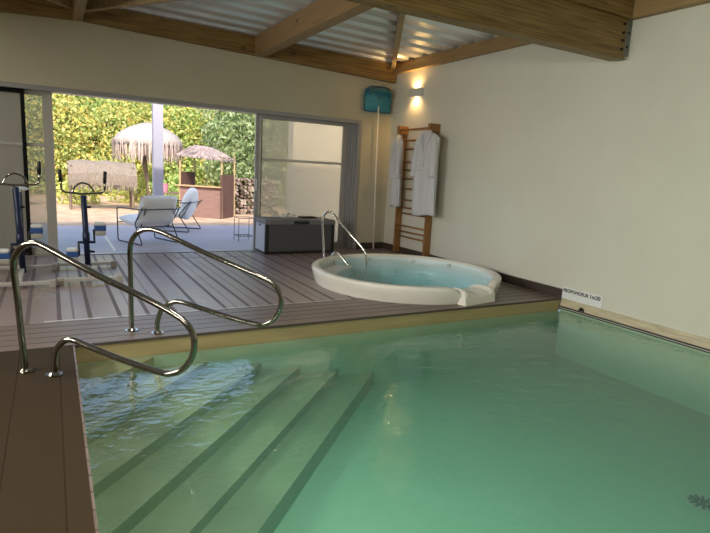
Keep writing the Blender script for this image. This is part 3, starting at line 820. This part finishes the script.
# white step seat inside
ob = link('step_seat', B(-.26, .26, -.13, .13, -.20, .105), M_white, o, bevel=.02); ob.location = (-.66, .72, 0); ob.rotation_euler = (0, 0, math.radians(38))
for ang in (20, 50, 85, 120):
    a = math.radians(ang); r = TR-.125
    Mx = Matrix.Translation((r*math.cos(a), r*math.sin(a), .125)) @ Matrix.Rotation(a, 4, 'Z') @ Matrix.Rotation(PI/2, 4, 'Y')
    link('jet', cyl(bmesh.new(), (0, 0), .03, -.02, .005, 16, M=Mx), M_alu_lt, o)
o_tub = o

# ------------------------------------------------------------------ wall lamp
def wall_lamp(loc, label, power=9, rz=0):
    o = empty('wall_lamp', loc, label, 'lamp', rz=rz)
    # local: wall plane x=0, sticks out to -x, long side along y
    bm = bmesh.new(); n = 14; R = .10; hw = .19
    prof_o = [(-R*math.sin(PI*k/n)**.7, -hw*math.cos(PI*k/n)) for k in range(n+1)]
    prof_i = [(-(R-.01)*math.sin(PI*k/n)**.7, -(hw-.01)*math.cos(PI*k/n)) for k in range(n+1)]
    loft(bm, [[(a-.001, b, -.07) for a, b in prof_o], [(a-.001, b, .07) for a, b in prof_o], [(a-.001, b, .07) for a, b in prof_i], [(a-.001, b, -.07) for a, b in prof_i], [(a-.001, b, -.07) for a, b in prof_o]], cap=False, closed=False)
    link('shade', bm, M_lamp, o, smooth=False)
    link('bulb', cyl(bmesh.new(), (-.045, 0), .022, -.03, .03, 12), emit('bulb_glow', (1, .66, .30), 30), o)
    for s in (1, -1):
        l = bpy.data.lights.new('lamp_beam', 'SPOT'); l.energy = power; l.color = (1, .62, .24); l.spot_size = math.radians(150); l.spot_blend = .8; l.shadow_soft_size = .025
        lo = bpy.data.objects.new('lamp_beam', l); C.objects.link(lo); lo.parent = o; lo.location = (-.05, 0, s*.05)
        lo.rotation_euler = (0, 0, 0) if s < 0 else (PI, 0, 0)
    return o
wall_lamp((XR-.001, 8.12, 2.865), 'lit plaster up and down wall lamp above the wall bars', 19)

# ------------------------------------------------------------------ wall bars
o = empty('wall_bars', (XR, 7.87, 0), 'varnished wooden wall bars ladder fixed in the right corner', 'wall bars')
for y in (-.46, .46):
    link('upright', B(-.14, -.015, y-.02, y+.02, .02, 2.30), M_bars, o, bevel=.004)
link('top_block', B(-.20, -.0, -.50, -.42, 2.16, 2.30), M_bars, o, bevel=.004)
link('top_block', B(-.20, -.0, .42, .50, 2.16, 2.30), M_bars, o, bevel=.004)
for i, z in enumerate((2.23, 2.05, 1.90, 1.67, 1.53, 1.38, 1.20, 1.00, .86, .76, .53, .43, .34)):
    x = -.17 if i == 0 else -.10
    link('rung', tube(bmesh.new(), [(x, -.45, z), (x, .45, z)], .017, 10), M_barsd, o, smooth=True)

# ------------------------------------------------------------------ bathrobes
def robe(loc, w, h, dep, label, seed, rot=0):
    rnd = random.Random(seed)
    o = empty('bathrobe', loc, label, 'bathrobe', 'white bathrobes on the wall bars', rot)
    # local: hanging point at origin top, wall side +x, width along y
    n = 48; rings = []; m = 26
    ph = [rnd.uniform(0, 6) for _ in range(5)]
    for i in range(m+1):
        t = i/m; z = -t*h
        ww = w/2*(.34+.60*min(1, t/.08)**.5) if t < .1 else w/2*(.90-.05*math.sin(min(1, (t-.1)/.45)*PI)+.08*max(0, t-.5))
        dd = dep/2*(.55+.35*min(1, t/.2))
        ring = []
        for k in range(n):
            a = 2*PI*k/n
            fold = (.13*math.sin(7*a+ph[0]+t*1.2)+.10*math.sin(13*a+ph[1]-t*1.5))*min(1, t*2.0+.15)
            ring.append((dd*math.sin(a)*(1+fold*2.2)-dep*.1*math.sin(t*PI), ww*math.cos(a)*(1+fold*.35), z+(.02*math.sin(3*a+ph[2]) if i == m else 0)))
        rings.append(ring)
    link('robe_body', loft(bmesh.new(), rings), M_robe, o, smooth=True)
    for s in (-1, 1):
        bm = bmesh.new(); pts = [(0, s*w*.18, -.05), (-.02, s*w*.32, -.13), (-.05, s*w*.375, -.42), (-.055, s*w*.385, -.70)]
        P2 = smooth_path(pts, 5); rs = [(.045+.02*min(1, k/6)+.006*math.sin(k*1.3))*(.5+.8*w) for k in range(len(P2))]
        tube(bm, P2, rs, 14); link('sleeve', bm, M_robe, o, smooth=True)
        link('cuff', tb([P2[-1]+Vector((0, 0, .05)), P2[-1]+Vector((0, 0, -.015))], rs[-1]+.008, 14), M_robe, o, smooth=True)
    bm = bmesh.new()
    for s in (-1, 1):
        tube(bm, smooth_path([(.02, s*.02, .02), (-dep*.36, s*w*.16, -.04), (-dep*.52, s*.05, -.28), (-dep*.56, s*.015, -.55)], 5), [.03]*16, 8)
    link('collar', bm, M_robe, o, smooth=True)
    link('belt', tb([(-dep*.55, w*.30*math.cos(PI*k/10)*1.1, -.60-.01*math.sin(k)) for k in range(11)], .018, 6), M_robe, o, smooth=True)
    link('hanging_loop', tb([(.02, -.03, 0), (.03, 0, .05), (.02, .03, 0)], .005, 5), M_robe, o)
    return o
robe((XR-.25, 7.34, 2.14), .66, 1.34, .17, 'larger white bathrobe hanging from the right side of the wall bars', 3)
robe((XR-.20, 8.27, 2.09), .26, 1.22, .14, 'narrow white bathrobe hanging at the left side of the wall bars', 5)

# ------------------------------------------------------------------ pool net on its pole
o = empty('pool_net', (5.36, 8.80, 0), 'blue leaf net on a long pole leaning upright in the corner', 'pool net')
link('pole', tb([(.02, .0, .005), (-.02, .0, 1.4), (-.055, -.0, 2.80)], .015, 10), M_pole, o, smooth=True)
fr = rounded([(-.33, .03, 2.56), (-.35, .03, 2.86), (-.26, .03, 2.99), (.04, .03, 3.02), (.20, .03, 2.98), (.23, .03, 2.84), (.22, .03, 2.56)], .09, 5)
link('net_frame', tb(fr+[fr[0]], .014, 8), M_bluedk, o, smooth=True)
bm = bmesh.new(); n = 12; g = []
for i in range(n+1):
    row = []
    for j in range(n+1):
        u = i/n; v = j/n
        x = -.33+.55*u; z = 2.56+(.38+.03*math.sin(PI*u))*v
        b_ = .055*math.sin(PI*u)*math.sin(PI*min(1, v*1.1))
        row.append((x, .03-b_, z))
    g.append(row)
front = [[bm.verts.new(p) for p in r] for r in g]; back = [[bm.verts.new((p[0], .045, p[2])) for p in r] for r in g]
for i in range(n):
    for j in range(n):
        bm.faces.new((front[i][j], front[i+1][j], front[i+1][j+1], front[i][j+1])); bm.faces.new((back[i][j], back[i][j+1], back[i+1][j+1], back[i+1][j]))
link('net_bag', bm, M_blue, o, smooth=True)
link('net_roll', tube(bmesh.new(), smooth_path([(-.27, -.01, 2.86), (-.20, -.04, 2.93), (-.02, -.05, 2.94), (.13, -.04, 2.92), (.19, -.01, 2.84)], 4), .035, 10), M_bluedk, o, smooth=True)
link('net_bracket', tb([(-.075, .01, 2.68), (-.07, -.02, 2.84)], .02, 8), M_bluedk, o)

# ------------------------------------------------------------------ depth sign
o = empty('depth_sign', (XR-.001, 4.285, .08), 'small white depth sign in black letters on the long white wall above the pool', 'sign')
ob = link('plate', B(-.006, 0, -.30, .28, -.077, .075), M_sign, o)
def lettering(body, y0, width, z0):
    cu = bpy.data.curves.new('lettering', 'FONT'); cu.body = body; cu.size = .06; cu.offset = .0019
    tmp = bpy.data.objects.new('tmp_text', cu); C.objects.link(tmp)
    dg = bpy.context.evaluated_depsgraph_get(); dg.update()
    me = bpy.data.meshes.new_from_object(tmp.evaluated_get(dg)); bpy.data.objects.remove(tmp)
    xs = [v.co.x for v in me.vertices]; x0 = min(xs); k = width/(max(xs)-x0)
    for v in me.vertices: v.co.x = (v.co.x-x0)*k; v.co.y *= max(1.0, k)
    me.materials.clear(); me.materials.append(M_ink)
    lt = bpy.data.objects.new('lettering', me); C.objects.link(lt); lt.parent = o
    # reads from the far end towards the viewer: text x -> -y, text y -> +z, facing into the room
    lt.matrix_local = Matrix(((0, 0, -1, -.0075), (-1, 0, 0, y0), (0, 1, 0, z0), (0, 0, 0, 1)))
lettering('PROFONDEUR', .265, .375, .012)
lettering('1m20', -.132, .14, .012)

# ------------------------------------------------------------------ exercise bikes
def bike(loc, label, rz=0, saddle=False, crank=0.6, up=0):
    o = empty('exercise_bike', loc, label, 'exercise bike', 'water exercise bikes by the left door', rz)
    # handlebar
    hb = rounded([(-.24, -.02, 1.24), (-.235, 0, 1.02), (0, 0, 1.00), (.235, 0, 1.02), (.25, -.02, 1.24)], .06, 6)
    link('handlebar', tb(hb, .0135, 10), M_chrome, o, smooth=True)
    link('handle_loop', tb(smooth_path([(-.125, 0, 1.01), (-.08, 0, 1.10), (0, 0, 1.135), (.08, 0, 1.10), (.125, 0, 1.01)], 5), .0125, 9), M_chrome, o, smooth=True)
    for s in (-1, 1): link('grip', tb([(s*.24, -.008, 1.14), (s*.248, -.022, 1.285)], .021, 10), M_black, o, smooth=True)
    link('post', tb([(.03, .05, .06), (.0, 0, .98+up)], [.034, .034], 12), M_navy, o, smooth=True)
    link('post_collar', tb([(.018, .03, .40), (.016, .026, .52)], .042, 12), M_navy, o, smooth=True)
    link('stem', tb([(0, 0, .90), (0, 0, 1.01)], .018, 10), M_chrome, o)
    link('adjust_knob', tb([(.03, .03, .84), (.075, 0, .84)], .014, 8), M_black, o)
    link('adjust_knob', tb([(.05, .05, .28), (.10, 0, .28)], .016, 8), M_black, o)
    for c_ in o.children:
        if c_.name.split('.')[0] in ('handlebar', 'handle_loop', 'grip', 'stem'): c_.location.z = up
    # base
    for y, hw in ((-.60, .31), (.42, .34)):
        link('base_bar', B(-hw+.02, hw+.02, y-.022, y+.022, .035, .075), M_alu_lt, o, bevel=.006)
        for s in (-1, 1): link('base_foot', B(s*hw-.035+.02, s*hw+.035+.02, y-.03, y+.03, 0, .085), M_greyplastic, o, bevel=.006)
    link('base_beam', B(-.005, .045, -.6, .42, .075, .115), M_alu_lt, o, bevel=.006)
    # crank and pedals (turning about x)
    link('crank_axle', tb([(-.08, .02, .40), (.12, .02, .40)], .017, 10), M_navy, o)
    for s in (-1, 1):
        a = crank if s > 0 else crank+PI
        c = Vector((.02+s*.09, .02+.16*math.cos(a), .40+.19*math.sin(a)))
        ar = link('crank_arm', tb([(.02+s*.09, .02, .40), c], .012, 8), M_black, o)
        ped = link('pedal', B(-.06, .06, -.10, .10, -.07, -.01), M_greyplastic, o, bevel=.012)
        ped.location = c+Vector((s*.075, 0, 0))
        link('pedal_strap', B(-.067, .067, -.075, .075, -.012, .055), M_bluestrap, ped, bevel=.014)
        link('pedal_cover', B(-.062, .062, -.07, .07, .05, .095), M_white, ped, bevel=.02)
    if saddle:
        link('saddle_post', tb([(0.02, .42, .12), (.02, .50, .98)], .022, 10), M_navy, o)
        bm = bmesh.new(); rings = []
        for t in range(9):
            u = t/8; y = .32+.30*u; wd = .03+.085*u**1.5 if t < 8 else .06
            rings.append([(.02+wd*math.cos(2*PI*k/14), y, 1.02+.028*math.sin(2*PI*k/14)) for k in range(14)])
        link('saddle', loft(bm, rings), M_white, o, smooth=True)
    return o
bike((.34, 7.45, 0), 'exercise bike with U handlebar in front of the open garden view', crank=.9)
bike((-.36, 7.35, 0), 'exercise bike with white saddle before the hazy left glass door', saddle=True, crank=.75, up=.085)

# ------------------------------------------------------------------ fill lights added out of view to brighten the hall, with made-up housings
def overhead_fill(x, y, z, length, power, label, col=(1, .95, .86), spread=180):  # unseen overhead fill, added to lift the steps and deck
    o = empty('added_overhead_fill', (x, y, z), label, 'lamp', 'added overhead fill lights of the pool hall')
    link('fill_housing', B(-.09, .09, -length/2, length/2, .0, .06), M_white, o, bevel=.005)
    l = bpy.data.lights.new('overhead_fill_glow', 'AREA'); l.shape = 'RECTANGLE'; l.size = .16; l.size_y = length; l.energy = power; l.color = col; l.spread = math.radians(spread)
    lo = bpy.data.objects.new('overhead_fill_glow', l); C.objects.link(lo); lo.parent = o; lo.location = (0, 0, -.01)
    return o
def wall_fill(y, w_, power, label):  # unseen fill on the left wall, added to wash the right wall and pool
    o = empty('added_wall_fill', (RX0, y, 1.95), label, 'lamp', 'added fill lights on the unseen left wall')
    link('fill_frame', B(.0, .05, -w_/2-.03, w_/2+.03, -.43, .43), M_white, o, bevel=.005)
    l = bpy.data.lights.new('wall_fill_glow', 'AREA'); l.shape = 'RECTANGLE'; l.size = w_; l.size_y = .8; l.energy = power; l.color = (1, .96, .88); l.spread = math.radians(125)
    lo = bpy.data.objects.new('wall_fill_glow', l); C.objects.link(lo); lo.parent = o; lo.location = (.06, 0, 0)
    lo.rotation_euler = Vector((-1, 0, .30)).to_track_quat('Z', 'X').to_euler()
    lo.rotation_mode = 'QUATERNION'; zq = Vector((-1, 0, .30)).normalized(); yq = Vector((0, 1, 0)); xq = yq.cross(zq)
    lo.rotation_quaternion = Matrix((yq, zq.cross(yq), zq)).transposed().to_quaternion()
    return o
wall_fill(-1.0, 3.0, 210, 'added fill light on the left wall beside the near pool end')
wall_fill(3.4, 3.0, 210, 'added fill light on the left wall beside the far pool end')
overhead_fill(1.0, 1.5, 3.30, 3.4, 45, 'added overhead fill light over the pool steps', spread=100)
overhead_fill(-1.9, 6.4, 3.30, 3.0, 50, 'added overhead fill light over the left of the deck')

# ------------------------------------------------------------------ sky, sun
w = bpy.data.worlds.new('sky'); scene.world = w; w.use_nodes = True; nt = w.node_tree; nt.nodes.clear()
wo = nt.nodes.new('ShaderNodeOutputWorld'); bg = nt.nodes.new('ShaderNodeBackground'); sk = nt.nodes.new('ShaderNodeTexSky')
sk.sky_type = 'NISHITA'; sk.sun_disc = False; sk.sun_elevation = math.radians(40); sk.sun_rotation = math.radians(190); sk.dust_density = 2.5
nt.links.new(sk.outputs[0], bg.inputs[0]); bg.inputs[1].default_value = .52; nt.links.new(bg.outputs[0], wo.inputs[0])
sl = bpy.data.lights.new('sun', 'SUN'); sl.energy = 4.5; sl.angle = math.radians(1.5); sl.color = (1, .96, .88)
so = bpy.data.objects.new('sun', sl); C.objects.link(so)
so.rotation_euler = Vector((-.25, -1.0, .92)).to_track_quat('Z', 'Y').to_euler()
# portal in the opening
pl = bpy.data.lights.new('opening_portal', 'AREA'); pl.shape = 'RECTANGLE'; pl.size = OX1-OX0; pl.size_y = OZ; pl.cycles.is_portal = True
po = bpy.data.objects.new('opening_portal', pl); C.objects.link(po); po.location = ((OX0+OX1)/2, YW+.24, OZ/2); po.rotation_euler = (-PI/2, 0, 0)

# ------------------------------------------------------------------ camera
cam = bpy.data.cameras.new('camera'); co = bpy.data.objects.new('camera', cam); C.objects.link(co)
cam.sensor_width = 36; cam.lens = 538.8/710*36; cam.clip_end = 200; cam.clip_start = .02
Rm = ((0.87293829, -0.03746323, 0.48639002), (-0.48481921, -0.17723837, 0.85646768), (0.05412093, -0.98345466, -0.17288105))
M4 = Matrix([[Rm[i][0], -Rm[i][1], -Rm[i][2], (0, 0, 1.45)[i]] for i in range(3)]+[[0, 0, 0, 1]])
co.matrix_world = M4
scene.camera = co
vs = scene.view_settings; vs.view_transform = 'Standard'; vs.look = 'None'; vs.exposure = 0.0; vs.gamma = 1; vs.use_curve_mapping = False
